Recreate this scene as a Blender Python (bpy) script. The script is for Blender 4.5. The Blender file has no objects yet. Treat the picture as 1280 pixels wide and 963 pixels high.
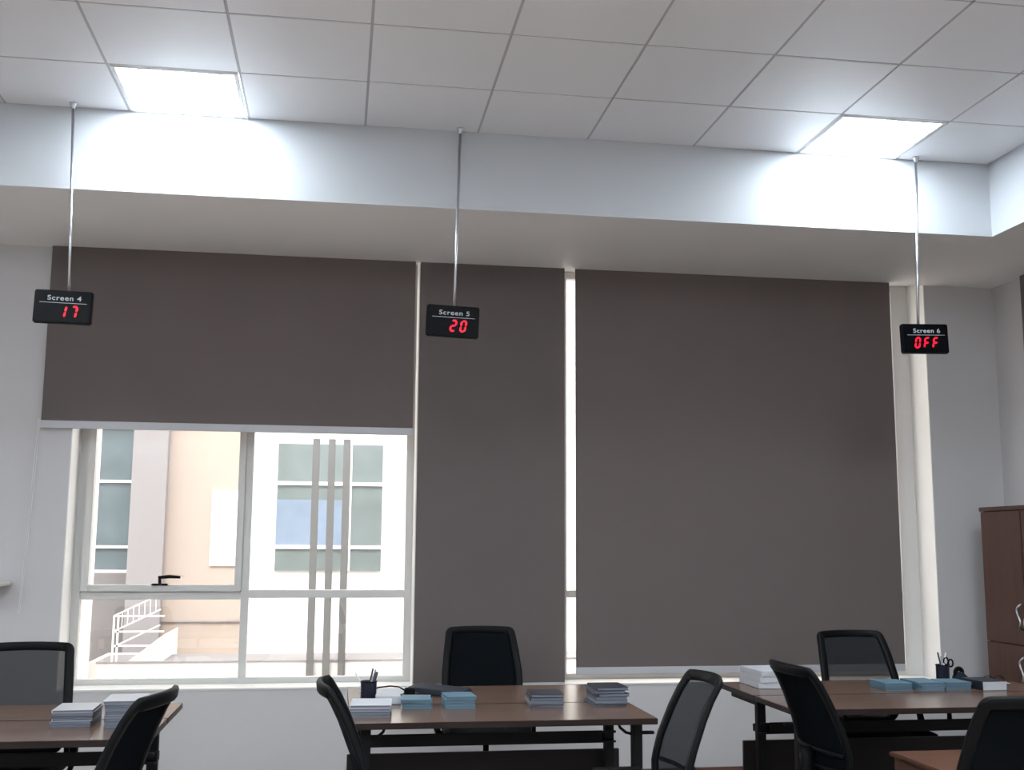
import bpy, bmesh, math, random
from math import sin, cos, pi, radians as rad
from mathutils import Vector, Matrix
random.seed(7)
sc = bpy.context.scene
C = sc.collection

# ------------------------------------------------------------------ camera
cam_d = bpy.data.cameras.new('camera'); cam = bpy.data.objects.new('camera', cam_d); C.objects.link(cam)
R_ = Vector((0.988038, -0.153955, 0.0060)).normalized()
F_ = Vector((0.15168, 0.97806, 0.142745)).normalized()
U_ = R_.cross(F_).normalized(); R_ = F_.cross(U_).normalized()
m = Matrix((R_, U_, -F_)).transposed().to_4x4(); m.translation = Vector((0, 0, 1.45))
cam.matrix_world = m
cam_d.sensor_width = 36; cam_d.lens = 1388.96/1280*36; cam_d.clip_start = 0.05
sc.camera = cam

# ------------------------------------------------------------------ world, sun, exposure
w = bpy.data.worlds.new('world'); sc.world = w; w.use_nodes = True
bg = w.node_tree.nodes['Background']; bg.inputs[0].default_value = (1.0, .97, .94, 1); bg.inputs[1].default_value = .62
sd = bpy.data.lights.new('sun', 'SUN'); sd.energy = .7; sd.angle = rad(25); sd.color = (1, .97, .92)
so = bpy.data.objects.new('sun', sd); C.objects.link(so)
so.rotation_euler = Vector((0.25, 1.0, -0.95)).to_track_quat('-Z', 'Y').to_euler()   # from behind the camera, high
PANEL = 6.6                                     # radiance of the ceiling light diffusers
sc.view_settings.view_transform = 'Standard'; sc.view_settings.look = 'None'
sc.view_settings.gamma = 1; sc.view_settings.use_curve_mapping = False
sc.view_settings.exposure = 2.5

# ------------------------------------------------------------------ materials
def mat(name, col, rough=.6, metal=0, spec=.5, noise=0, nscale=8, bump=0, bscale=200, stretch=None, emit=None, estr=0):
    M = bpy.data.materials.new(name); M.use_nodes = True; nt = M.node_tree; b = nt.nodes['Principled BSDF']
    b.inputs['Base Color'].default_value = (*col, 1); b.inputs['Roughness'].default_value = rough
    b.inputs['Metallic'].default_value = metal; b.inputs['Specular IOR Level'].default_value = spec
    tc = nt.nodes.new('ShaderNodeTexCoord'); mp = nt.nodes.new('ShaderNodeMapping')
    nt.links.new(tc.outputs['Object'], mp.inputs[0])
    if stretch: mp.inputs['Scale'].default_value = stretch
    if noise:
        n = nt.nodes.new('ShaderNodeTexNoise'); n.inputs['Scale'].default_value = nscale; n.inputs['Detail'].default_value = 5
        nt.links.new(mp.outputs[0], n.inputs['Vector'])
        mx = nt.nodes.new('ShaderNodeMix'); mx.data_type = 'RGBA'
        mx.inputs['A'].default_value = (*[c*(1-noise) for c in col], 1); mx.inputs['B'].default_value = (*[min(1, c*(1+noise)) for c in col], 1)
        nt.links.new(n.outputs['Fac'], mx.inputs['Factor']); nt.links.new(mx.outputs['Result'], b.inputs['Base Color'])
    if bump:
        n2 = nt.nodes.new('ShaderNodeTexNoise'); n2.inputs['Scale'].default_value = bscale
        nt.links.new(tc.outputs['Object'], n2.inputs['Vector'])
        bp = nt.nodes.new('ShaderNodeBump'); bp.inputs['Strength'].default_value = bump; bp.inputs['Distance'].default_value = .002
        nt.links.new(n2.outputs['Fac'], bp.inputs['Height']); nt.links.new(bp.outputs[0], b.inputs['Normal'])
    if emit: b.inputs['Emission Color'].default_value = (*emit, 1); b.inputs['Emission Strength'].default_value = estr
    return M

def thin(name, col, trans, rough=.8, transl=None):
    """fabric: diffuse + straight-through holes, optionally translucent"""
    M = bpy.data.materials.new(name); M.use_nodes = True; nt = M.node_tree; nt.nodes.clear()
    o = nt.nodes.new('ShaderNodeOutputMaterial'); d = nt.nodes.new('ShaderNodeBsdfDiffuse')
    tc = nt.nodes.new('ShaderNodeTexCoord'); n = nt.nodes.new('ShaderNodeTexNoise'); n.inputs['Scale'].default_value = 2.0
    mx = nt.nodes.new('ShaderNodeMix'); mx.data_type = 'RGBA'
    nt.links.new(tc.outputs['Object'], n.inputs['Vector']); nt.links.new(n.outputs['Fac'], mx.inputs['Factor'])
    mx.inputs['A'].default_value = (*[c*.93 for c in col], 1); mx.inputs['B'].default_value = (*[c*1.07 for c in col], 1)
    nt.links.new(mx.outputs['Result'], d.inputs[0]); last = d
    if transl:
        t = nt.nodes.new('ShaderNodeBsdfTranslucent'); t.inputs[0].default_value = (*transl[0], 1)
        a = nt.nodes.new('ShaderNodeMixShader'); a.inputs[0].default_value = transl[1]
        nt.links.new(last.outputs[0], a.inputs[1]); nt.links.new(t.outputs[0], a.inputs[2]); last = a
    if trans:
        t = nt.nodes.new('ShaderNodeBsdfTransparent'); a = nt.nodes.new('ShaderNodeMixShader'); a.inputs[0].default_value = trans
        nt.links.new(last.outputs[0], a.inputs[1]); nt.links.new(t.outputs[0], a.inputs[2]); last = a
    nt.links.new(last.outputs[0], o.inputs[0]); return M

def glassm(name, tint, gl=.06):
    M = bpy.data.materials.new(name); M.use_nodes = True; nt = M.node_tree; nt.nodes.clear()
    o = nt.nodes.new('ShaderNodeOutputMaterial'); t = nt.nodes.new('ShaderNodeBsdfTransparent'); t.inputs[0].default_value = (*tint, 1)
    g = nt.nodes.new('ShaderNodeBsdfGlossy'); g.inputs['Roughness'].default_value = .02
    a = nt.nodes.new('ShaderNodeMixShader'); a.inputs[0].default_value = gl
    nt.links.new(t.outputs[0], a.inputs[1]); nt.links.new(g.outputs[0], a.inputs[2]); nt.links.new(a.outputs[0], o.inputs[0]); return M

def wood(name, c1, c2, rough, scale=(1, 14, 14), sp=.3):
    M = bpy.data.materials.new(name); M.use_nodes = True; nt = M.node_tree; b = nt.nodes['Principled BSDF']
    tc = nt.nodes.new('ShaderNodeTexCoord'); mp = nt.nodes.new('ShaderNodeMapping'); mp.inputs['Scale'].default_value = scale
    n = nt.nodes.new('ShaderNodeTexNoise'); n.inputs['Scale'].default_value = 3; n.inputs['Detail'].default_value = 7; n.inputs['Distortion'].default_value = .6
    r = nt.nodes.new('ShaderNodeValToRGB'); r.color_ramp.elements[0].color = (*c1, 1); r.color_ramp.elements[1].color = (*c2, 1)
    r.color_ramp.elements[0].position = .3; r.color_ramp.elements[1].position = .7
    nt.links.new(tc.outputs['Object'], mp.inputs[0]); nt.links.new(mp.outputs[0], n.inputs['Vector'])
    nt.links.new(n.outputs['Fac'], r.inputs[0]); nt.links.new(r.outputs[0], b.inputs['Base Color']); b.inputs['Roughness'].default_value = rough; b.inputs['Specular IOR Level'].default_value = sp
    return M

WALL = mat('wall_paint', (.54, .525, .53), .7, noise=.02, nscale=2, bump=.05)
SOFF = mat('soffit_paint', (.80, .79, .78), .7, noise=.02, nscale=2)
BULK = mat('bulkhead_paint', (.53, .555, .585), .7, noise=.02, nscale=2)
TILE = mat('ceiling_tile', (.76, .76, .78), .33, spec=.5, noise=.03, nscale=1.2, bump=.02, bscale=40)
GRID = mat('ceiling_grid', (.44, .44, .46), .5)
FLOOR = mat('floor_tile', (.45, .38, .33), .3, noise=.06, nscale=3)
SKIRT = wood('skirting_wood', (.10, .05, .035), (.14, .075, .05), .5)
WHITEF = mat('white_frame', (.70, .69, .67), .4, noise=.02)
FRAMEG = mat('grey_frame', (.60, .59, .57), .45, noise=.02)
BLIND = thin('blind_fabric', (.172, .148, .142), 0, transl=((.42, .33, .30), .14))
HEM = mat('blind_hem', (.50, .50, .52), .5)
BLACK = mat('black_plastic', (.003, .0034, .004), .5, spec=.13, noise=.1)
SCREENB = mat('screen_face', (.0025, .003, .004), .3, spec=.1, noise=.1)
STEEL = mat('black_steel', (.004, .004, .005), .55, spec=.2, noise=.1)
CHROME = mat('pole_steel', (.62, .62, .65), .28, metal=1, noise=.02)
MESH = thin('chair_mesh', (.016, .019, .022), .36)
MESHD = thin('chair_mesh_dense', (.006, .0075, .009), .03)
FABRIC = mat('seat_fabric', (.006, .007, .008), .9, spec=.1, noise=.2, nscale=60)
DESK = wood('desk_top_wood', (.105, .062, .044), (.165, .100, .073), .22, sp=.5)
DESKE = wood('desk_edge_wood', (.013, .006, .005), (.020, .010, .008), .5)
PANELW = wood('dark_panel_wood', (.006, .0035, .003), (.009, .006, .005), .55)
PEDW = wood('pedestal_wood', (.11, .048, .030), (.15, .068, .042), .5)
CABW = wood('cabinet_wood', (.045, .0125, .0075), (.066, .0200, .0115), .5, (14, 14, 1))
WHITEL = mat('white_letter', (.38, .39, .42), .5, emit=(.7, .75, .85), estr=.02)
RED = mat('red_led', (.03, .0, .002), .4, emit=(1, .006, .035), estr=.24)
DIFF = mat('light_diffuser', (.9, .9, .9), .5, emit=(.83, .925, 1.0), estr=PANEL)
REVEAL = mat('reveal_white', (.80, .79, .77), .5, noise=.02)
GLASS = glassm('window_glass', (.97, .98, .98))
PAPER = mat('paper', (.50, .51, .54), .7, noise=.03)
PAGES = mat('page_edges', (.15, .165, .20), .8, noise=.3, nscale=120, stretch=(.05, .05, 4))
BLUEG = mat('cover_grey_blue', (.07, .085, .125), .6, noise=.1)
TEAL = mat('cover_light_blue', (.10, .19, .25), .55, noise=.15, nscale=20)
TEALP = mat('page_edges_blue', (.11, .17, .22), .8, noise=.2, nscale=120, stretch=(.05, .05, 4))
NAVY = mat('cover_navy', (.012, .016, .028), .5, noise=.1)
GREYC = mat('cover_pale_grey', (.17, .185, .22), .6, noise=.1)
SHEEN = mat('cover_painted_sheen', (.42, .42, .43), .45, noise=.05)  # pale cover colour imitates light reflected off the glossy stack tops
PENM = {'b': mat('pen_black', (.02, .02, .03), .4), 'w': mat('pen_white', (.8, .8, .78), .4), 'g': mat('pen_grey', (.3, .32, .36), .4)}
CUPM = mat('navy_cup', (.010, .014, .030), .4)
# outside
X_WHITE = mat('outside_white_render', (.86, .84, .82), .8, noise=.02)
X_PEACH = mat('outside_peach_render', (.42, .35, .305), .8, noise=.03, nscale=.8)
X_LILAC = mat('outside_grey_render', (.30, .285, .295), .8, noise=.03)
X_GREY = mat('outside_grey_wall', (.17, .16, .163), .8, noise=.05)
X_GLASS = mat('outside_window_glass', (.15, .185, .185), .4, noise=.35, nscale=2.5)
X_GLASSD = mat('outside_dark_glass', (.10, .135, .15), .4, noise=.5, nscale=3)
X_BLUE = mat('outside_blue_reflection', (.19, .25, .34), .5, noise=.25, nscale=4)  # flat blue imitates an indoor screen mirrored in the window glass
X_FIN = mat('outside_fin_grey', (.115, .115, .115), .6, noise=.03)
X_GROUND = mat('outside_paving', (.55, .50, .47), .9, noise=.05)

# ------------------------------------------------------------------ helpers
def put(name, bm, mats, parent=None, smooth=False, loc=None):
    me = bpy.data.meshes.new(name); bmesh.ops.recalc_face_normals(bm, faces=bm.faces[:])
    if smooth:
        for f in bm.faces: f.smooth = True
    bm.to_mesh(me); bm.free()
    for M in (mats if isinstance(mats, (list, tuple)) else [mats]): me.materials.append(M)
    o = bpy.data.objects.new(name, me); C.objects.link(o)
    if parent is not None: o.parent = parent
    if loc is not None: o.location = loc
    return o
def box(bm, x0, x1, y0, y1, z0, z1, bev=0, mi=0, mtx=None):
    vs = [bm.verts.new((x, y, z)) for x in (x0, x1) for y in (y0, y1) for z in (z0, z1)]
    fs = [bm.faces.new([vs[i] for i in q]) for q in ((0, 1, 3, 2), (4, 6, 7, 5), (0, 4, 5, 1), (2, 3, 7, 6), (0, 2, 6, 4), (1, 5, 7, 3))]
    for f in fs: f.material_index = mi
    if bev:
        es = list({e for f in fs for e in f.edges})
        r = bmesh.ops.bevel(bm, geom=es, offset=bev, segments=2, affect='EDGES')
        for f in r['faces']: f.material_index = mi
        if mtx is not None:
            allv = {v for f in r['faces'] for v in f.verts} | {v for v in vs if v.is_valid}
            bmesh.ops.transform(bm, matrix=mtx, verts=list(allv))
    elif mtx is not None: bmesh.ops.transform(bm, matrix=mtx, verts=vs)
def B(x0, x1, y0, y1, z0, z1, bev=0, mi=0, mtx=None):
    bm = bmesh.new(); box(bm, x0, x1, y0, y1, z0, z1, bev, mi, mtx); return bm
def tube(bm, pts, r, n=8, closed=False, sx=1, cap=True, up=Vector((0, 0, 1)), mi=0):
    pts = [Vector(p) for p in pts]; N = len(pts); rings = []
    rr = r if isinstance(r, (list, tuple)) else [r]*N
    for i, p in enumerate(pts):
        a = pts[(i-1) % N] if closed or i > 0 else p; b = pts[(i+1) % N] if closed or i < N-1 else p
        d = (b-a).normalized(); u = up - d*up.dot(d)
        if u.length < 1e-3: u = Vector((1, 0, 0)) - d*d.x
        u.normalize(); s = d.cross(u)
        rings.append([bm.verts.new(p + u*rr[i]*cos(2*pi*k/n) + s*rr[i]*sx*sin(2*pi*k/n)) for k in range(n)])
    for i in range(N if closed else N-1):
        A, Bn = rings[i], rings[(i+1) % N]
        for k in range(n): bm.faces.new((A[k], A[(k+1) % n], Bn[(k+1) % n], Bn[k])).material_index = mi
    if cap and not closed: bm.faces.new(rings[0][::-1]).material_index = mi; bm.faces.new(rings[-1]).material_index = mi
def lathe(bm, prof, n=20, at=(0, 0, 0), mi=0):
    rings = [[bm.verts.new((at[0]+max(r, 1e-4)*cos(2*pi*k/n), at[1]+max(r, 1e-4)*sin(2*pi*k/n), at[2]+z)) for k in range(n)] for r, z in prof]
    for a, b in zip(rings, rings[1:]):
        for k in range(n): bm.faces.new((a[k], a[(k+1) % n], b[(k+1) % n], b[k])).material_index = mi
    bm.faces.new(rings[0][::-1]).material_index = mi; bm.faces.new(rings[-1]).material_index = mi
def tag(o, label=None, cat=None, group=None, kind=None):
    if label: o['label'] = label
    if cat: o['category'] = cat
    if group: o['group'] = group
    if kind: o['kind'] = kind
    return o
def empty(name, loc, rz=0):
    o = bpy.data.objects.new(name, None); C.objects.link(o); o.location = loc; o.rotation_euler = (0, 0, rz); o.empty_display_size = .1; return o
def struct(name, bm, M, label=None, parent=None):
    o = put(name, bm, M, parent)
    if parent is None: tag(o, label, kind='structure')
    return o
def kids(o): return [c for c in bpy.data.objects if c.parent == o]
def copy_tree(o, parent=None):
    c = o.copy(); C.objects.link(c); c.parent = parent
    for k in kids(o): copy_tree(k, c)
    return c

# ------------------------------------------------------------------ room shell
YF, YG = 6.86, 7.10          # room face of the window wall, window frame plane
YB, XC = 5.676, 3.655        # bulkhead faces
ZC, ZS = 3.641, 3.214        # ceiling, soffit
XR, XL, YN = 4.395, -6.5, -3.5
W1 = (-1.566, .475, .600, 3.26); W2 = (1.395, 3.89, .600, 3.26)
YO = 7.20
bm = bmesh.new()
for x0, x1 in ((XL-.2, W1[0]), (W1[1], W2[0]), (W2[1], XR+.25)): box(bm, x0, x1, YF, YO, 0, 3.75)
for a in (W1, W2):
    box(bm, a[0], a[1], YF, YO, 0, a[2]); box(bm, a[0], a[1], YF, YO, a[3], 3.75)
struct('wall_back', bm, WALL, 'off-white painted window wall behind the desks with two deep window openings')
struct('wall_right', B(XR, XR+.25, YN-.2, YO, 0, 3.75), WALL, 'off-white painted wall on the right behind the cabinet')
struct('wall_left', B(XL-.2, XL, YN-.2, YO, 0, 3.75), WALL, 'off-white painted wall far to the left')
struct('wall_front', B(XL-.2, XR+.25, YN-.2, YN, 0, 3.75), WALL, 'off-white painted wall behind the camera')
struct('floor', B(XL-.2, XR+.25, YN-.2, YO, -.12, 0), FLOOR, 'warm brown polished floor')
struct('baseboard_back', B(XL, XR, YF-.015, YF, 0, .10, .003), SKIRT, 'dark brown wooden skirting along the window wall')
# dropped border (soffit with bulkhead faces)
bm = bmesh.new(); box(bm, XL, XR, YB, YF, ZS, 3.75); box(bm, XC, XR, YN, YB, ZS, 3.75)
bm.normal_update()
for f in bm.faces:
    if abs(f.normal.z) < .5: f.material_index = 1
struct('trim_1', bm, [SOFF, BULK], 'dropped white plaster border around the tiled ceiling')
# small chrome sprinkler-like pins are absent; tiled ceiling
x0g, a0 = -1.113, .575
xs = sorted([x0g+.6*k for k in range(-9, 8)]); xs = [XL] + [x for x in xs if x > XL+.05] + [XC]
ys = [YB, YB-a0] + [YB-a0-.6*j for j in range(1, 15)]; ys = [y for y in ys if y > YN+.05] + [YN]
lights = {(0, 0), (6, 0), (6, 4)} | {(k, j) for k in (-7, -3, 1, 5) for j in (5, 8, 11, 14)}  # unseen panels added to fill the room and brighten the right wall
def cell(k, j):
    xa = x0g+.6*k; yt = YB if j == 0 else YB-a0-.6*(j-1); return xa, xa+.6, YB-a0-.6*j, yt
lc = [cell(*c) for c in lights]
bm = bmesh.new()
for xa, xb in zip(xs, xs[1:]):
    for yt, yb in zip(ys, ys[1:]):
        if any(abs((xa+xb)/2-(l[0]+l[1])/2) < .1 and abs((yt+yb)/2-(l[2]+l[3])/2) < .1 for l in lc): continue
        g = .0035; dz = random.uniform(0, .0015)
        box(bm, xa+g, xb-g, yb+g, yt-g, ZC+dz, ZC+.02, .003, 0)
for x in xs[1:-1]: box(bm, x-.006, x+.006, YN, YB, ZC+.003, ZC+.03, 0, 1)
for y in ys[1:-1]: box(bm, XL, XC, y-.006, y+.006, ZC+.003, ZC+.03, 0, 1)
box(bm, XL, XC, YN, YB, ZC+.06, ZC+.1, 0, 1)
struct('ceiling', bm, [TILE, GRID], 'suspended ceiling of square white tiles in a thin grid')
struct('ceiling_slab', B(XL-.2, XR+.25, YN-.2, YO, 3.75, 3.95), WALL, 'roof slab above the ceiling')

# ceiling light panels
def light_panel(c, label):
    xa, xb, ya, yb = c; cx, cy = (xa+xb)/2, (ya+yb)/2; hx, hy = (xb-xa)/2-.012, (yb-ya)/2-.012
    t = empty('ceiling_light', (cx, cy, ZC)); tag(t, label, 'ceiling light', 'square ceiling light panels')
    bm = bmesh.new(); fw = .018
    for q in ((-hx, hx, -hy, -hy+fw), (-hx, hx, hy-fw, hy), (-hx, -hx+fw, -hy+fw, hy-fw), (hx-fw, hx, -hy+fw, hy-fw)): box(bm, *q, -.004, .02, .001)
    put('frame', bm, WHITEF, t)
    put('diffuser', B(-hx+fw, hx-fw, -hy+fw, hy-fw, .0, .012), DIFF, t)
for kj, c in zip(lights, lc):
    L = {(0, 0): 'glowing square ceiling panel above the raised left blind', (6, 0): 'glowing square ceiling panel above the wide right blind'}.get(kj, 'glowing square ceiling panel outside the view, added for room light')
    light_panel(c, L)

# ------------------------------------------------------------------ windows
def frame_bars(bm, bars, y0, y1, bev=.004):
    for x0, x1, z0, z1 in bars: box(bm, x0, x1, y0, y1, z0, z1, bev)
w1 = empty('window_1', (0, YG, 0)); tag(w1, 'white framed window below the raised left blind, one casement sash and three fixed panes', kind='structure')
bm = bmesh.new(); zb, zt = W1[2], W1[3]
xl, xr = W1[0], W1[1]
frame_bars(bm, [(xl, xl+.055, zb, zt), (xr-.05, xr, zb, zt), (xl+.055, xr-.05, zb, zb+.045), (xl+.055, xr-.05, zt-.05, zt),
                (-.572, -.527, zb+.045, zt-.05), (xl+.055, -.572, 1.112, 1.160), (-.527, xr-.05, 1.120, 1.168)], -.02, .05)
put('frame', bm, FRAMEG, w1)
bm = bmesh.new()
frame_bars(bm, [(xl+.055, xl+.10, 1.160, zt-.05), (-.612, -.572, 1.160, zt-.05), (xl+.10, -.612, 1.160, 1.200), (xl+.10, -.612, zt-.09, zt-.05)], -.045, .03)
sash = put('casement_sash', bm, FRAMEG, w1)
bm = bmesh.new(); box(bm, -1.10, -1.00, -.057, -.045, 1.196, 1.208, .004)
tube(bm, [(-1.045, -.055, 1.205), (-1.045, -.085, 1.212), (-1.045, -.09, 1.245)], .009)
tube(bm, [(-1.053, -.09, 1.245), (-.99, -.092, 1.251), (-.925, -.09, 1.247)], [.010, .011, .008])
tag(put('handle', bm, BLACK, sash, True), 'black lever handle')
for x0, x1, z0, z1 in ((xl+.10, -.612, 1.20, zt-.09), (-.527, xr-.05, 1.168, zt-.05), (xl+.055, -.572, zb+.045, 1.112), (-.527, xr-.05, zb+.045, 1.120)):
    put('pane', B(x0, x1, .0, .006, z0, z1), GLASS, w1)
w2 = empty('window_2', (0, YG, 0)); tag(w2, 'white framed window almost wholly covered by the wide right blind', kind='structure')
bm = bmesh.new(); xl, xr = W2[0], W2[1]
frame_bars(bm, [(xl, xl+.065, zb, zt), (xr-.13, xr, zb, zt), (xl+.065, xr-.13, zb, zb+.045), (xl+.065, xr-.13, zt-.05, zt),
                (2.60, 2.65, zb+.045, zt-.05), (xl+.065, 2.60, 1.12, 1.165), (2.65, xr-.13, 1.12, 1.165)], -.02, .05)
put('frame', bm, WHITEF, w2)
for x0, x1 in ((xl+.065, 2.60), (2.65, xr-.13)):
    for z0, z1 in ((zb+.045, 1.12), (1.165, zt-.05)): put('pane', B(x0, x1, .0, .006, z0, z1), GLASS, w2)
# white reveal linings
for n, a in (('trim_4', W1), ('trim_5', W2)):
    bm = bmesh.new(); box(bm, a[0], a[0]+.006, YF-.001, YG-.02, a[2]+.012, a[3]); box(bm, a[1]-.006, a[1], YF-.001, YG-.02, a[2]+.012, a[3]); box(bm, a[0]+.006, a[1]-.006, YF-.001, YG-.02, a[3]-.006, a[3])
    struct(n, bm, REVEAL, 'white painted reveal of the ' + ('left' if n == 'trim_4' else 'right') + ' window')
# white sill boards
for n, a in (('trim_2', W1), ('trim_3', W2)):
    struct(n, B(a[0]+.001, a[1]-.001, YF-.006, YG-.02, a[2], a[2]+.012, .003), WHITEF, 'white sill board of the ' + ('left' if n == 'trim_2' else 'right') + ' window')

# ------------------------------------------------------------------ roller blinds
def blind(x0, x1, z0, z1, label, y=6.83, hem=.045, cord=False):
    t = empty('roller_blind', ((x0+x1)/2, y, z0)); tag(t, label, 'roller blind', 'dark grey roller blinds on the window wall')
    h = (x1-x0)/2; H = z1-z0
    bm = bmesh.new(); n, mz = 24, 10      # gently wavy cloth of real thickness
    def yy(u, v): return .0015*sin(u*9+v*2)+.001*sin(u*23)
    for s in (0, .0012):
        g = [[bm.verts.new((-h+2*h*i/n, yy(i/n, j/mz)+s, hem+(H-hem)*j/mz)) for j in range(mz+1)] for i in range(n+1)]
        for i in range(n):
            for j in range(mz): bm.faces.new((g[i][j], g[i+1][j], g[i+1][j+1], g[i][j+1]))
        if s == 0: g0 = g
    for i in range(n): bm.faces.new((g0[i][0], g0[i+1][0], g[i+1][0], g[i][0]))
    for j in range(mz):
        bm.faces.new((g0[0][j], g0[0][j+1], g[0][j+1], g[0][j])); bm.faces.new((g0[n][j], g0[n][j+1], g[n][j+1], g[n][j]))
    put('fabric', bm, BLIND, t)
    put('hem_bar', B(-h, h, -.006, .008, 0, hem, .003), HEM, t)
    bm = bmesh.new()
    for s in (-1, 1): put('bracket', B(s*(h-.02)-.008, s*(h-.02)+.008, .004, .028, H-.015, H+.0, .002), WHITEF, t)
    if cord:
        bm = bmesh.new(); tube(bm, [(-h-.012, -.012, .05), (-h-.020, -.014, -.2), (-h-.035, -.01, -.62), (-h-.05, -.01, -1.05), (-h-.053, -.004, -1.07), (-h-.046, .002, -1.05), (-h-.026, .0, -.62), (-h-.012, .0, -.2), (-h-.006, .0, .05)], .0016, 6)
        tag(put('cord', bm, WHITEF, t), 'thin pale pull cord')
    return t
blind(-1.735, .442, 2.115, ZS, 'dark grey roller blind on the left, half raised above the window', cord=True)
blind(.473, 1.396, .58, ZS, 'narrow dark grey roller blind between the two wide ones, lowered behind the middle desk')
blind(1.466, 3.622, .667, ZS, 'wide dark grey roller blind on the right, lowered almost to the sill')
t = empty('roller_blind', (XR-.03, 4.6, 1.8)); tag(t, 'dark roller blind on the right-hand wall, cut by the picture edge', 'roller blind')
put('fabric', B(-.001, .001, -1.9, 1.9, .03, ZS-1.8), BLIND, t); put('hem_bar', B(-.006, .006, -1.9, 1.9, 0, .03, .002), HEM, t)

# small white fixture on the wall at left
bm = bmesh.new(); box(bm, -2.25, -1.835, 6.62, YF, 1.205, 1.232, .012)
box(bm, -2.22, -1.95, 6.66, YF, 1.10, 1.206, .02)
tag(put('wall_shelf', bm, WHITEF), 'small white rounded wall shelf at the left edge, beside the window', 'shelf')

# ------------------------------------------------------------------ hanging number screens
SEG = {'0': 'abcdef', '1': 'bc', '2': 'abged', '7': 'abc', 'F': 'aefg'}
def seven(bm, ch, cx, zt, w_=.034, h_=.064, th=.0105, y=-.0012):
    sl = .17
    def P(x, z): return (cx + x + (z+h_/2)*sl, z+zt)
    def bar(x0, z0, x1, z1):
        d = Vector((x1-x0, z1-z0)).normalized(); nrm = Vector((-d.y, d.x))*th/2; e = d*th/2
        p0 = Vector((x0, z0))+d*.0004; p1 = Vector((x1, z1))-d*.0004
        o2 = [p0, p0+e+nrm, p1-e+nrm, p1, p1-e-nrm, p0+e-nrm]
        f = [bm.verts.new((P(*q)[0], y, P(*q)[1])) for q in o2]; b_ = [bm.verts.new((P(*q)[0], y+.002, P(*q)[1])) for q in o2]
        bm.faces.new(f); bm.faces.new(b_[::-1])
        for i in range(6): bm.faces.new((f[i], f[(i+1) % 6], b_[(i+1) % 6], b_[i]))
    a = w_/2-th/2; H = h_-th
    t_, m_, b0 = -th/2, -h_/2, -h_+th/2
    S = {'a': (-a, t_, a, t_), 'g': (-a, m_, a, m_), 'd': (-a, b0, a, b0), 'f': (-a, m_, -a, t_), 'b': (a, m_, a, t_), 'e': (-a, b0, -a, m_), 'c': (a, b0, a, m_)}
    for s in SEG[ch]: bar(*S[s])
def text_mesh(s, size, name):
    cu = bpy.data.curves.new(name, 'FONT'); cu.body = s; cu.size = size; cu.extrude = .0008; cu.offset = size*.012; cu.align_x = 'CENTER'; cu.space_character = 1.12
    o = bpy.data.objects.new(name, cu); C.objects.link(o)
    dg = bpy.context.evaluated_depsgraph_get(); me = bpy.data.meshes.new_from_object(o.evaluated_get(dg))
    bpy.data.objects.remove(o); return me
def screen(px, pz_top, cx, roll, title, digs, label, ptop, yaw=0):
    y = 5.575
    t = empty('number_display', (px, y, pz_top)); tag(t, label, 'display', 'hanging number displays')
    bm = bmesh.new(); L = ZC-pz_top; dx = ptop[0]-px; dy = ptop[1]-y
    tube(bm, [(0, 0, -.01), (dx*.3, dy*.3, L*.3), (dx, dy, L-.004)], .0075, 12, up=Vector((0, 1, 0)))
    put('pole', bm, CHROME, t, True)
    bm = bmesh.new(); lathe(bm, [(.009, -.03), (.010, -.02), (.018, -.006), (.019, 0)], 20, (dx, dy, L)); put('ceiling_flange', bm, CHROME, t, True)
    hb = put('housing', B(-.135, .135, -.018, .018, -.163, 0, .006), BLACK, t); hb.location = (cx-px, 0, 0); hb.rotation_euler = (0, roll, yaw)
    put('front_panel', B(-.130, .130, -.0195, -.0175, -.158, -.005, .0005), SCREENB, hb)
    me = text_mesh(title, .036, 'lettering'); me.materials.append(WHITEL)
    o = bpy.data.objects.new('lettering', me); C.objects.link(o); o.parent = hb; o.location = (.006, -.0200, -.0500); o.rotation_euler = (pi/2, 0, 0); o.scale = (1.12, .92, 1)
    tag(o, 'white words "%s"' % title)
    put('underline', B(-.108, .112, -.0203, -.0190, -.0638, -.0615), WHITEL, hb)
    cs = [-.050, .003, .054][3-len(digs):]
    for c_, ch in zip(cs, digs):
        bm = bmesh.new(); seven(bm, ch, c_, -.0735); d = put('digit', bm, RED, hb); d.location = (0, -.0195, 0)
        tag(d, 'glowing red character %s' % ('O' if ch == '0' and 'F' in digs else ch))
screen(-1.326, 2.664, -1.346, rad(1.3), 'Screen 4', '17', 'black hanging number display at left reading Screen 4 and red 17', (-1.373, 5.615), yaw=0)
screen(.562, 2.664, .557, rad(1.9), 'Screen 5', '20', 'black hanging number display in the middle reading Screen 5 and red 20', (.587, 5.63))
screen(3.118, 2.664, 3.148, rad(-1.6), 'Screen 6', '0FF', 'black hanging number display at right reading Screen 6 and red OFF', (3.183, 5.63))

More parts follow.
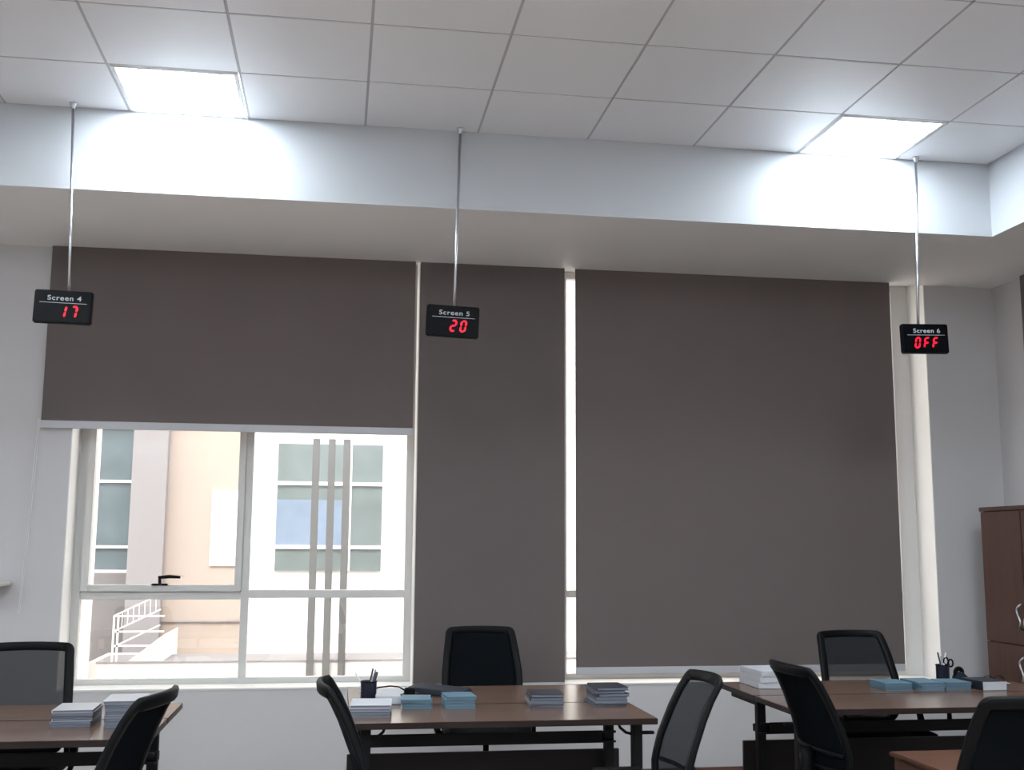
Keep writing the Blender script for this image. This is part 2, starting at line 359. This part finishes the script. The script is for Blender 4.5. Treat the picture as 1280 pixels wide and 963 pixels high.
# ------------------------------------------------------------------ desks
def desk(X0, X1, Y0, YS, Y1, label):
    t = empty('office_desk', ((X0+X1)/2, (Y0+Y1)/2, 0)); tag(t, label, 'desk', 'dark walnut double desks')
    ox, oy = (X0+X1)/2, (Y0+Y1)/2; h = (X1-X0)/2
    for a, b in ((Y0, YS-.006), (YS+.006, Y1)):
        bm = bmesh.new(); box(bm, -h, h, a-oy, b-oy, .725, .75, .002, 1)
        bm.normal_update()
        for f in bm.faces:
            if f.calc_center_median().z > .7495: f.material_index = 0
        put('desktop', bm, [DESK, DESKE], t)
    ym = YS+.09-oy; yf = Y0+.10-oy
    for sx in (-1, 1):
        for y in (yf, ym):
            xx = sx*(h-.065)
            lg = put('leg', B(xx-.021, xx+.021, y-.02, y+.02, .02, .725, .003), STEEL, t)
            bm = bmesh.new(); lathe(bm, [(.022, 0), (.022, .012), (.012, .014), (.012, .022)], 14, (xx, y, 0)); put('foot', bm, BLACK, lg)
        # side frame: bars from front leg to rear leg and a cantilever arm under the far top
        xx = sx*(h-.065); bm = bmesh.new()
        box(bm, xx-.018, xx+.018, yf+.02, ym-.02, .085, .12, .002)
        put('side_bar', bm, STEEL, t); bm = bmesh.new()
        box(bm, xx-.018, xx+.018, ym+.02, Y1-oy-.08, .690, .725, .002)
        put('side_bar', bm, STEEL, t)
        bm = bmesh.new()                # small shelf bracket sticking out of the side, and curved gusset under the top
        box(bm, xx+(0 if sx > 0 else -.075), xx+(.075 if sx > 0 else 0), yf-.012, yf+.012, .672, .684, .002)
        put('bracket', bm, STEEL, t); bm = bmesh.new()
        tube(bm, [(xx-sx*.015, yf, .672), (xx-sx*.045, yf, .680), (xx-sx*.07, yf, .70), (xx-sx*.08, yf, .726)], .006, 8)
        put('bracket', bm, STEEL, t)
    bm = bmesh.new(); yb = ym-.055     # cable tray: channel between the legs
    box(bm, -h+.09, h-.11, yb-.005, yb, .566, .620); box(bm, -h+.045, h-.045, yb, yb+.10, .566, .570); box(bm, -h+.045, h-.045, yb+.10, yb+.104, .566, .60)
    box(bm, -h+.045, h-.045, yb-.006, yb+.004, .608, .618); box(bm, -h+.045, h-.045, yb-.006, yb+.004, .566, .574)
    for x in (-h*.35, h*.35): box(bm, x-.01, x+.01, yb+.09, yb+.10, .568, .726)
    put('cable_tray', bm, STEEL, t)
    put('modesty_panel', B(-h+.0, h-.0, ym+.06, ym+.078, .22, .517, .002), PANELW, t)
    return t
desk(-1.92, -.655, 4.30, 4.79, 5.235, 'brown-topped double desk at the left edge under the open-blind window')
desk(.07, 1.322, 4.56, 5.06, 5.69, 'brown-topped double desk in the middle holding five paper stacks and a pen cup')
desk(1.975, 3.56, 4.71, 5.19, 5.71, 'brown-topped double desk at right beside the wooden cabinet')

# low wooden pedestal in front of the right desk
t = empty('drawer_pedestal', (2.715, 4.45, 0)); tag(t, 'low orange-brown wooden drawer pedestal in front of the right desk', 'cabinet')
put('body', B(-.31, .31, -.22, .22, .04, .555, .003), PEDW, t); put('top', B(-.325, .325, -.235, .235, .555, .575, .004), PEDW, t)
for k in range(3):
    d = put('drawer', B(-.30, .30, -.238, -.22, .06+.165*k, .215+.165*k, .003), PEDW, t)
    bm = bmesh.new(); tube(bm, [(-.06, -.238, .14+.165*k), (-.05, -.262, .14+.165*k), (.05, -.262, .14+.165*k), (.06, -.238, .14+.165*k)], .005); put('handle', bm, CHROME, d, True)
for sx in (-1, 1):
    for sy in (-1, 1): put('foot', B(sx*.27-.02, sx*.27+.02, sy*.18-.02, sy*.18+.02, 0, .04, .003), BLACK, t)

# tall cabinet
t = empty('storage_cabinet', (4.225, 5.75, 0)); tag(t, 'tall reddish-brown wooden cabinet with wavy handles at the right edge', 'cabinet')
cy0, cy1 = -.84, .84
bm = bmesh.new(); box(bm, -.155, .165, cy0, cy1, .06, 1.68, .002); put('body', bm, CABW, t)
put('top', B(-.18, .168, cy0-.008, cy1+.008, 1.68, 1.706, .003), CABW, t)
put('plinth', B(-.14, .16, cy0+.01, cy1-.01, 0, .06), PANELW, t)
dw = (cy1-cy0)/4
for k in range(4):
    ya, yb2 = cy1-dw*(k+1)+.002, cy1-dw*k-.002
    for z0, z1, hz in ((.88, 1.676, 1.045), (.066, .872, .735)):
        d = put('door', B(-.175, -.156, ya, yb2, z0, z1, .002), CABW, t)
        hy = (ya+.032) if k % 2 == 0 else (yb2-.032)
        bm = bmesh.new(); s_ = 1 if k % 2 == 0 else -1
        pts = [(-.176, hy+s_*.0, hz-.075), (-.195, hy+s_*.004, hz-.066)] + [(-.20, hy+s_*.016*sin((v-.5)*pi*1.9), hz-.066+.132*v) for v in [i/10 for i in range(1, 10)]] + [(-.195, hy-s_*.004, hz+.066), (-.176, hy, hz+.075)]
        tube(bm, pts, .0055, 8, up=Vector((1, 0, 0))); tag(put('handle', bm, CHROME, d, True), 'wavy metal handle')

# ------------------------------------------------------------------ chairs
def cr(P, t):      # piecewise smooth interpolation
    for (a, b), (c, d) in zip(P, P[1:]):
        if t <= c: s = (t-a)/(c-a); s = s*s*(3-2*s) if False else s; return b+(d-b)*s
    return P[-1][1]
BACKP = [(0, .205), (.15, .196), (.3, .198), (.5, .222), (.75, .266), (.9, .300), (1, .330)]
WIDP = [(0, .165), (.12, .195), (.3, .208), (.5, .206), (.75, .194), (1, .178)]
def bsurf(u, t):
    z = .52+.45*t - .004*u*u*t
    return Vector((u*cr(WIDP, t), cr(BACKP, t)-.035*u*u, z))
def make_chair(dense=False):
    t = empty('office_chair', (0, 0, 0))
    # frame loop
    pts = []; rr = .055
    def add(u, tt): pts.append(bsurf(u, tt))
    for i in range(13): add(-.8+1.6*i/12, 0)
    for i in range(1, 4): add(.8+.2*sin(i*pi/8), .06*(1-cos(i*pi/8)))
    for i in range(13): add(1, .06+.90*i/12)
    for i in range(1, 5): add(1-.08*(1-cos(i*pi/8)), .96+.04*sin(i*pi/8))
    for i in range(1, 12): add(.92-1.84*i/12, 1)
    for i in range(1, 5): add(-.92-.08*sin(i*pi/8), 1-.04*(1-cos(i*pi/8)))
    for i in range(1, 13): add(-1, .96-.90*i/12)
    for i in range(1, 4): add(-1+.2*(1-cos(i*pi/8)), .06*(1-sin(i*pi/8)))
    bm = bmesh.new(); N = len(pts); rings = []
    cen = Vector((0, .22, .75))
    for i, p in enumerate(pts):
        d = (pts[(i+1) % N]-pts[i-1]).normalized(); q = (cen-p); q = (q-d*q.dot(d)); q.y *= .2; q = (q-d*q.dot(d)).normalized(); s = d.cross(q).normalized()
        hw, ht = .020, .011
        rings.append([bm.verts.new(p+q*hw*a+s*ht*b) for a, b in ((-1, -.6), (-.6, -1), (.6, -1), (1, -.6), (1, .6), (.6, 1), (-.6, 1), (-1, .6))])
    for i in range(N):
        A, Bn = rings[i], rings[(i+1) % N]
        for k in range(8): bm.faces.new((A[k], A[(k+1) % 8], Bn[(k+1) % 8], Bn[k]))
    bf = put('back_frame', bm, BLACK, t, True)
    # mesh web (two skins)
    bm = bmesh.new(); n, mz = 12, 16
    g = [[bm.verts.new(bsurf(-.97+1.94*i/n, .015+.97*j/mz)) for j in range(mz+1)] for i in range(n+1)]
    for i in range(n):
        for j in range(mz): bm.faces.new((g[i][j], g[i+1][j], g[i+1][j+1], g[i][j+1]))
    o = put('mesh_back', bm, MESHD if dense else MESH, t, True)
    sm = o.modifiers.new('thickness', 'SOLIDIFY'); sm.thickness = .0015
    # lumbar slats + spine
    bm = bmesh.new()
    for tt in (.16, .30):
        bm = bmesh.new(); tube(bm, [bsurf(-.95+1.9*i/8, tt)+Vector((0, .014, 0)) for i in range(9)], .009, 8, sx=.5)
        put('lumbar_bar', bm, BLACK, t, True)
    bm = bmesh.new(); tube(bm, [(0, .0, .435), (0, .15, .425), (0, .235, .45), (0, .243, .52), (0, .232, .60), (0, .235, .66)], [.022, .024, .026, .024, .02, .014], 10, sx=1.6, up=Vector((1, 0, 0)))
    put('back_bracket', bm, BLACK, t, True)
    # seat
    bm = bmesh.new(); n2 = 28; rings = []
    for hgt, sc_ in ((.455, .80), (.462, .97), (.478, 1.0), (.497, .97), (.508, .86), (.512, .55)):
        ring = []
        for k in range(n2):
            a = 2*pi*k/n2; c_, s_ = cos(a), sin(a)
            x = .245*abs(c_)**.45*(1 if c_ > 0 else -1); y = .235*abs(s_)**.45*(1 if s_ > 0 else -1)
            zz = hgt - (.02 if y < -.2 else 0)*(1 if hgt > .47 else .4)
            ring.append(bm.verts.new((x*sc_, y*sc_-.02, zz)))
        rings.append(ring)
    for a, b in zip(rings, rings[1:]):
        for k in range(n2): bm.faces.new((a[k], a[(k+1) % n2], b[(k+1) % n2], b[k]))
    bm.faces.new(rings[0][::-1]); bm.faces.new(rings[-1]); put('seat', bm, FABRIC, t, True)
    put('seat_shell', B(-.11, .11, -.13, .13, .415, .458, .008), BLACK, t)
    # armrests
    for sx in (-1, 1):
        bm = bmesh.new()
        tube(bm, [(sx*.10, .03, .440), (sx*.20, .03, .440), (sx*.262, .03, .452), (sx*.272, .04, .50), (sx*.272, .06, .56), (sx*.268, .07, .595)], [.012, .013, .014, .014, .013, .015], 10, sx=1.5)
        box(bm, sx*.268-.026, sx*.268+.026, -.07, .13, .588, .610, .009)
        put('armrest', bm, BLACK, t, True)
    bm = bmesh.new(); lathe(bm, [(.028, .09), (.028, .25), (.016, .252), (.016, .42)], 16); put('gas_lift', bm, BLACK, t, True)
    for k in range(5):
        a = 2*pi*k/5+.3; d = Vector((cos(a), sin(a), 0)); bm = bmesh.new()
        tube(bm, [d*.02+Vector((0, 0, .105)), d*.15+Vector((0, 0, .10)), d*.285+Vector((0, 0, .075))], [.026, .021, .015], 8)
        lg = put('leg', bm, BLACK, t, True)
        bm = bmesh.new(); s = Vector((-d.y, d.x, 0)); c0 = d*.285
        for sd_ in (-1, 1):
            tube(bm, [c0+s*(sd_*.006)+Vector((0, 0, .027)), c0+s*(sd_*.022)+Vector((0, 0, .027))], .027, 14)
        tube(bm, [c0+Vector((0, 0, .03)), c0+Vector((0, 0, .07))], .007, 8)
        put('caster', bm, BLACK, lg)
    return t
ch_m = make_chair(); ch_d = make_chair(True)
G = 'black office chairs around the desks'
def place(src, top, rot, label, first=False):
    r = rad(rot); off = Matrix.Rotation(r, 3, 'Z') @ Vector((0, .33, 0))
    o = src if first else copy_tree(src)
    o.location = (top[0]-off.x, top[1]-off.y, 0); o.rotation_euler = (0, 0, r); tag(o, label, 'chair', G); return o
place(ch_d, (.822, 6.47), 0, 'solid black-backed office chair behind the middle desk, against the narrow blind', True)
place(ch_m, (-1.395, 5.60), 0, 'black mesh-back office chair behind the left desk, cut by the picture edge', True)
place(ch_m, (2.845, 6.02), 2, 'black see-through mesh-back office chair between the right desk and the wide blind')
place(ch_d, (-.515, 3.74), -100, 'black office chair with swept-back top at the right end of the left desk')
place(ch_m, (-.045, 3.97), 91, 'black office chair seen edge-on at the left end of the middle desk')
place(ch_m, (1.378, 4.03), -91, 'black mesh office chair standing alone between the middle and right desks')
place(ch_d, (1.783, 4.36), 92, 'black office chair turned sideways at the left end of the right desk')
place(ch_d, (2.215, 3.30), 180, 'black office chair nearest the bottom right corner, in front of the right desk')

# ------------------------------------------------------------------ booklets, paper, pens
ZT = .75
def booklet(w_, d_, th, cover, pages):
    bm = bmesh.new(); hw, hd = w_/2, d_/2; c_ = min(.0014, th*.15)
    box(bm, -hw+.002, hw-.002, -hd+.002, hd-.002, c_, th-c_, 0, 1)
    box(bm, -hw, hw, -hd, hd, 0, c_, 0, 0); box(bm, -hw, hw, -hd, hd, th-c_, th-.0001, 0, 0)
    box(bm, -hw-.0006, -hw+.003, -hd, hd, 0.0002, th-.0003, 0, 0)
    return bm
ORD = ['lowest', 'second from bottom', 'third from bottom', 'fourth from bottom', 'fifth from bottom', 'sixth from bottom', 'seventh from bottom', 'eighth from bottom']
def stack(cx, yfront, n, w_, d_, th, covers, pages, what, where, group, rz=0, jit=.004, name='booklet', cat='booklet'):
    proto = {}
    for i in range(n):
        cv = covers[i % len(covers)] if i < n-1 else covers[-1]; key = (cv.name)
        if key not in proto:
            o = put(name, booklet(w_, d_, th, cv, pages), [cv, pages]); proto[key] = o
        else: o = proto[key].copy(); C.objects.link(o)
        o.location = (cx+random.uniform(-jit, jit), yfront+d_/2+random.uniform(-jit, jit), ZT+i*(th+.0002)+.0003)
        o.rotation_euler = (0, 0, rad(rz)+random.uniform(-1, 1)*jit*9)
        pos = 'topmost' if i == n-1 else ORD[i]
        tag(o, ('%s, %s in stack %s' % (what, pos, where)) if n > 1 else what+' '+where, cat, group)
stack(-.985, 4.60, 6, .150, .205, .0105, [BLUEG, GREYC, SHEEN], PAGES, 'grey-blue booklet', 'at outer end of left desk', 'booklets in the outer stack on the left desk', 1)
stack(-.790, 4.55, 8, .150, .215, .0125, [BLUEG, GREYC, BLUEG, SHEEN], PAGES, 'grey-blue booklet', 'behind chair on left desk', 'booklets in the stack behind the chair on the left desk', 4)
stack(.158, 4.72, 4, .168, .21, .0115, [GREYC, GREYC, PAPER], PAGES, 'white-covered booklet', 'before middle desk pen cup', 'white booklets on the middle desk', -3)
stack(.362, 4.935, 3, .128, .165, .0125, [TEAL], TEALP, 'light blue booklet', 'beside white booklets, middle desk', 'light blue booklets in the left blue stack, middle desk', -4, .006)
stack(.548, 4.915, 4, .130, .165, .0125, [TEAL], TEALP, 'light blue booklet', 'before middle desk solid-backed chair', 'light blue booklets in the right blue stack, middle desk', 1)
stack(.930, 4.915, 4, .146, .175, .0135, [BLUEG, GREYC, NAVY], PAGES, 'dark-covered grey booklet', 'fourth along middle desk', 'grey booklets, fourth stack on the middle desk', -2)
stack(1.212, 4.905, 6, .142, .185, .0135, [BLUEG, GREYC, BLUEG, NAVY], PAGES, 'grey-blue booklet', 'at right end of middle desk', 'grey-blue booklets at the right end of the middle desk', 2, .007)
stack(2.770, 5.285, 3, .140, .175, .0115, [TEAL], TEALP, 'light blue booklet', 'furthest left on right desk', 'light blue booklets, left stack on the right desk', 0)
stack(2.935, 5.270, 3, .130, .20, .0125, [TEAL], TEALP, 'light blue booklet', 'second along right desk', 'light blue booklets, centre stack on the right desk', 2)
stack(3.088, 5.290, 3, .130, .165, .0115, [TEAL], TEALP, 'light blue booklet', 'third along right desk', 'light blue booklets, right-hand blue stack on the right desk', -3)
stack(3.245, 5.235, 1, .135, .185, .044, [NAVY], PAPER, 'thick white-paged book with dark cover', 'nearest cabinet on right desk', 'thick book on the right desk')
for k in range(3):
    o = put('paper_ream', B(-.085, .085, -.14, .14, 0, .0285, .003), PAPER); o.location = (2.175+.003*k, 5.555-.004*k, ZT+.0004+.0288*k); o.rotation_euler = (0, 0, .02*k)
    tag(o, 'white paper ream, %s of three at the left end of the right desk' % ('bottom', 'middle', 'top')[k], 'paper', 'white paper reams on the right desk')
o = put('note_block', B(-.055, .055, -.05, .05, 0, .035, .003), PAPER); o.location = (.245, 5.13, ZT); tag(o, 'small white note block beside the pen cup on the middle desk', 'note block')
def sheet(cx, cy, w_, d_, rz, label, curl=.012):
    bm = bmesh.new(); n = 10
    g = [[bm.verts.new((-w_/2+w_*i/n, -d_/2+d_*j/n, .0008+curl*max(0, i/n-.5)**2*4*(j/n))) for j in range(n+1)] for i in range(n+1)]
    for i in range(n):
        for j in range(n): bm.faces.new((g[i][j], g[i+1][j], g[i+1][j+1], g[i][j+1]))
    o = put('paper_sheet', bm, PAPER, smooth=True); o.location = (cx, cy, ZT); o.rotation_euler = (0, 0, rad(rz))
    md = o.modifiers.new('thickness', 'SOLIDIFY'); md.thickness = .0006; md.offset = 1
    tag(o, label, 'paper', 'loose white sheets')
sheet(.275, 5.52, .27, .20, 14, 'loose white sheet lying behind the pen cup on the middle desk')
sheet(3.40, 5.58, .21, .16, -6, 'loose white sheet behind the thick book on the right desk', .004)
# black folder
o = put('black_folder', B(-.13, .13, -.09, .09, 0, .022, .003, mtx=Matrix.Rotation(rad(4), 4, 'Y')@Matrix.Translation((0, 0, .0))), NAVY)
o.location = (.50, 5.40, ZT+.0092); o.rotation_euler = (0, 0, rad(-24)); tag(o, 'black folder lying behind the blue booklets on the middle desk', 'folder')

def pen_cup(cx, cy, r, h, label, square=False):
    t = empty('pen_cup', (cx, cy, ZT)); tag(t, label, 'pen holder', 'pen cups on the desks')
    bm = bmesh.new(); lathe(bm, [(r*.94, 0), (r, .004), (r, h-.004), (r*1.03, h), (r*.95, h), (r*.93, h-.004), (r*.92, .006), (.001, .006)], 24); put('cup', bm, CUPM, t, True)
    bm = bmesh.new(); tube(bm, [(r*1.03*cos(a*pi/12), r*1.03*sin(a*pi/12), h) for a in range(24)], .0022, 6, closed=True); put('rim', bm, BLACK, t, True)
def pen(cx, cy, bx, by, tx, ty, L, M, label, r=.0042):
    b = Vector((bx, by, .008)); tp = Vector((tx, ty, L)); bm = bmesh.new(); d = tp-b
    tube(bm, [b, b+d*.06, b+d*.1, b+d*.97, tp], [.001, r*.8, r, r, r*.6], 8); o = put('pen', bm, M, smooth=True)
    o.location = (cx, cy, ZT); tag(o, label, 'pen', 'pens in the cups')
pen_cup(.160, 5.215, .036, .085, 'dark mesh pen cup beside the note block on the middle desk')
for i, (bx, by, tx, ty, L, k, s) in enumerate([(.010, 0, -.062, .01, .125, 'w', 'white pen leaning far left in the cup on the middle desk'), (-.008, .005, .018, .005, .142, 'b', 'black pen upright in the cup on the middle desk'),
        (-.012, -.008, .030, -.004, .138, 'g', 'grey pen leaning right in the cup on the middle desk'), (-.002, -.016, .036, -.012, .128, 'b', 'thick black marker leaning right in the cup on the middle desk')]):
    pen(.160, 5.215, bx, by, tx, ty, L, PENM[k], s, .0075 if 'marker' in s else .0042)
pen_cup(3.190, 5.62, .034, .085, 'dark pen cup behind the blue booklets on the right desk')
for bx, by, tx, ty, L, k, s in [(.006, 0, -.018, .01, .150, 'b', 'black pen leaning left in the cup on the right desk'), (0, .008, .000, .012, .156, 'w', 'white pen in the middle of the cup on the right desk'),
        (-.006, 0, .022, 0, .150, 'w', 'white pen leaning right in the cup on the right desk'), (-.004, -.01, -.010, -.008, .132, 'g', 'grey pen at the front of the cup on the right desk')]:
    pen(3.190, 5.62, bx, by, tx, ty, L, PENM[k], s)
# scissors standing in the right cup
t = empty('scissors', (3.190, 5.62, ZT)); tag(t, 'black-handled scissors standing in the cup on the right desk', 'scissors')
bm = bmesh.new(); box(bm, .006, .018, -.0015, .0015, .01, .085, mtx=Matrix.Rotation(rad(6), 4, 'Y')); put('blade', bm, CHROME, t)
bm = bmesh.new()
for cx_, cz in ((.022, .104), (.048, .094)): tube(bm, [(cx_+.013*cos(a*pi/8), 0, cz+.019*sin(a*pi/8)) for a in range(16)], .0045, 8, closed=True, up=Vector((0, 1, 0)))
put('handle', bm, BLACK, t, True)
# dark tape dispenser-like block beside the right cup
t = empty('tape_dispenser', (3.265, 5.56, ZT)); tag(t, 'dark blue sloped tape dispenser beside the cup on the right desk', 'tape dispenser')
bm = bmesh.new(); pr = [(-.045, 0), (.055, 0), (.05, .014), (.022, .03), (-.005, .055), (-.03, .055), (-.045, .03)]
f0 = [bm.verts.new((x, -.02, z)) for x, z in pr]; f1 = [bm.verts.new((x, .02, z)) for x, z in pr]; bm.faces.new(f0); bm.faces.new(f1[::-1])
for i in range(7): bm.faces.new((f0[i], f0[(i+1) % 7], f1[(i+1) % 7], f1[i]))
put('body', bm, CUPM, t)
bm = bmesh.new(); tube(bm, [(-.018+.02*cos(a*pi/8), 0, .052+.02*sin(a*pi/8)) for a in range(16)], .006, 8, closed=True, sx=2, up=Vector((0, 1, 0))); put('tape_roll', bm, BLACK, t, True)

# looped cables with small black device
t = empty('card_reader', (.350, 5.29, ZT)); tag(t, 'small black device with a looped black cable on the middle desk', 'device')
put('body', B(-.025, .025, -.02, .02, 0, .045, .005), BLACK, t); 
bm = bmesh.new(); tube(bm, [(-.025, .0, .035), (-.05, .0, .050), (-.09, .0, .054), (-.14, -.01, .050), (-.17, -.02, .044), (-.165, -.04, .02), (-.13, -.055, .006), (-.08, -.055, .004), (-.045, -.035, .012), (-.025, -.012, .022)], .0032, 8)
put('cable', bm, BLACK, t, True)
t = empty('spectacles', (3.415, 5.50, ZT)); tag(t, 'thin-framed dark spectacles standing on the sheet on the right desk', 'glasses')
bm = bmesh.new()
for cx_ in (-.055, .010): tube(bm, [(cx_+.027*cos(a*pi/8), -.02, .0235+.0195*sin(a*pi/8)) for a in range(16)], .0016, 6, closed=True, up=Vector((0, 1, 0)))
tube(bm, [(-.028, -.02, .028), (-.0225, -.021, .031), (-.017, -.02, .028)], .0016, 6)
put('rim', bm, BLACK, t, True)
for s, x in ((0, -.082), (1, .037)):
    bm = bmesh.new(); tube(bm, [(x, -.02, .030), (x+.004, .03, .028), (x+.010, .09, .022), (x+.012, .11, .006)], .0022, 6); put('temple', bm, BLACK, t, True)

# ------------------------------------------------------------------ outside
struct('ground', B(-14, 16, YO, 30, -.2, -.02), X_GROUND, 'pale paving outside the window')
b = empty('opposite_building', (-.8, 13, 0)); tag(b, 'bright sunlit white and peach building seen through the left window', 'building')
def bp(name, M, x0, x1, y0, y1, z0, z1, bev=0, lab=None, par=None):
    o = put(name, B(x0+.8, x1+.8, y0-13, y1-13, z0, z1, bev), M, par or b)
    if lab: o['label'] = lab
    return o
bp('wall', X_WHITE, -.96, 9, 13.0, 13.6, -.02, 7, lab='white wall')
bp('wall', X_PEACH, -1.905, -.96, 13.02, 13.6, -.02, 7, lab='peach wall')
bp('pilaster', X_LILAC, -2.28, -1.905, 12.9, 13.6, -.02, 7, lab='pale grey pilaster')
bp('wall', X_GREY, -9, -2.28, 13.05, 13.6, -.02, 1.12, lab='grey lower wall')
bp('wall', X_WHITE, -9, -2.72, 13.05, 13.6, 1.12, 7, lab='white wall')
bp('wall', X_WHITE, -2.72, -2.28, 13.05, 13.6, 2.75, 7, lab='white wall')
wn = bp('window', X_GLASSD, -2.72, -2.28, 13.10, 13.2, 1.12, 2.75, lab='tall dark bluish window')
for z in (1.12, 1.39, 2.12): bp('glazing_bar', X_WHITE, -2.72, -2.28, 13.06, 13.10, z, z+.03, par=wn)
wn = bp('window', X_GLASS, -.69, .50, 12.965, 13.0, 1.15, 2.59, lab='wide grey window with white bars')
for z in (1.395, 2.115): bp('glazing_bar', X_WHITE, -.69, .50, 12.93, 12.965, z, z+.04, par=wn)
bp('glazing_bar', X_WHITE, .13, .15, 12.94, 12.965, 1.15, 2.59, par=wn)
bp('painted_reflection', X_BLUE, -.69, .07, 12.955, 12.965, 1.435, 1.95, lab='pale blue patch painted as a screen reflection in the glass', par=wn)  # thin blue slab stands in for a reflection on the pane
bp('reflection_slab', X_WHITE, -1.41, -1.10, 12.99, 13.02, 1.20, 2.05, .0, lab='white slab imitating a bright reflection')  # white slab gives a bright reflection a solid shape
bp('joint', X_LILAC, -1.9, -.96, 12.985, 13.02, .585, .600)
st = empty('outdoor_stair', (-1.85, 11.6, 0)); tag(st, 'white outdoor stair with a barred handrail against the grey wall', 'stairs')
bm = bmesh.new(); pr = [(-.14, .30), (.20, .565), (.20, .30)]
f0 = [bm.verts.new((x, -.05, z)) for x, z in pr]; f1 = [bm.verts.new((x, .9, z)) for x, z in pr]; bm.faces.new(f0); bm.faces.new(f1[::-1])
for i in range(3): bm.faces.new((f0[i], f0[(i+1) % 3], f1[(i+1) % 3], f1[i]))
box(bm, -.5, .20, -.05, .9, -.02, .30); put('steps', bm, X_WHITE, st)
bm = bmesh.new()
for x in (-.275, -.235): box(bm, x-.008, x+.008, -.1, -.08, .30, .745)
for z in (.45, .585): box(bm, -.275, .2, -.1, -.085, z, z+.016)
box(bm, -.275, .20, -.1, -.085, .735, .75)
for k in range(3): tube(bm, [(-.275, -.09, .745-.15*k), (.16, -.09, .955-.15*k)], .007, 6)
for k in range(7): x = -.2+.052*k; box(bm, x-.003, x+.003, -.095, -.088, .60+(x+.275)*.48, .755+(x+.275)*.48)
put('handrail', bm, X_WHITE, st)
lw = tag(put('ledge_wall', B(-2.255, 9, 11.5, 12.2, -.02, .295, .004), X_WHITE), 'low white ledge wall running below the opposite building', 'low wall')
put('coping', B(-2.27, 9, 11.48, 12.2, .295, .310, .003), X_LILAC, lw)
f_ = None
for k, x in enumerate((-.232, -.075, .076)):
    if f_ is None: f_ = put('steel_post', B(-.036, .036, -.03, .03, 0, 2.53, .003), X_FIN); o = f_
    else: o = f_.copy(); C.objects.link(o)
    o.location = (x, 11.46, -.02); tag(o, ('leftmost', 'middle', 'rightmost')[k] + ' of three tall grey posts in front of the opposite building', 'post', 'grey posts outside the window')
tag(put('white_pillar', B(-2.62, -2.33, 11.2, 11.48, -.02, 5, .01), X_WHITE), 'bright white pillar outside at the left edge of the window', 'pillar')
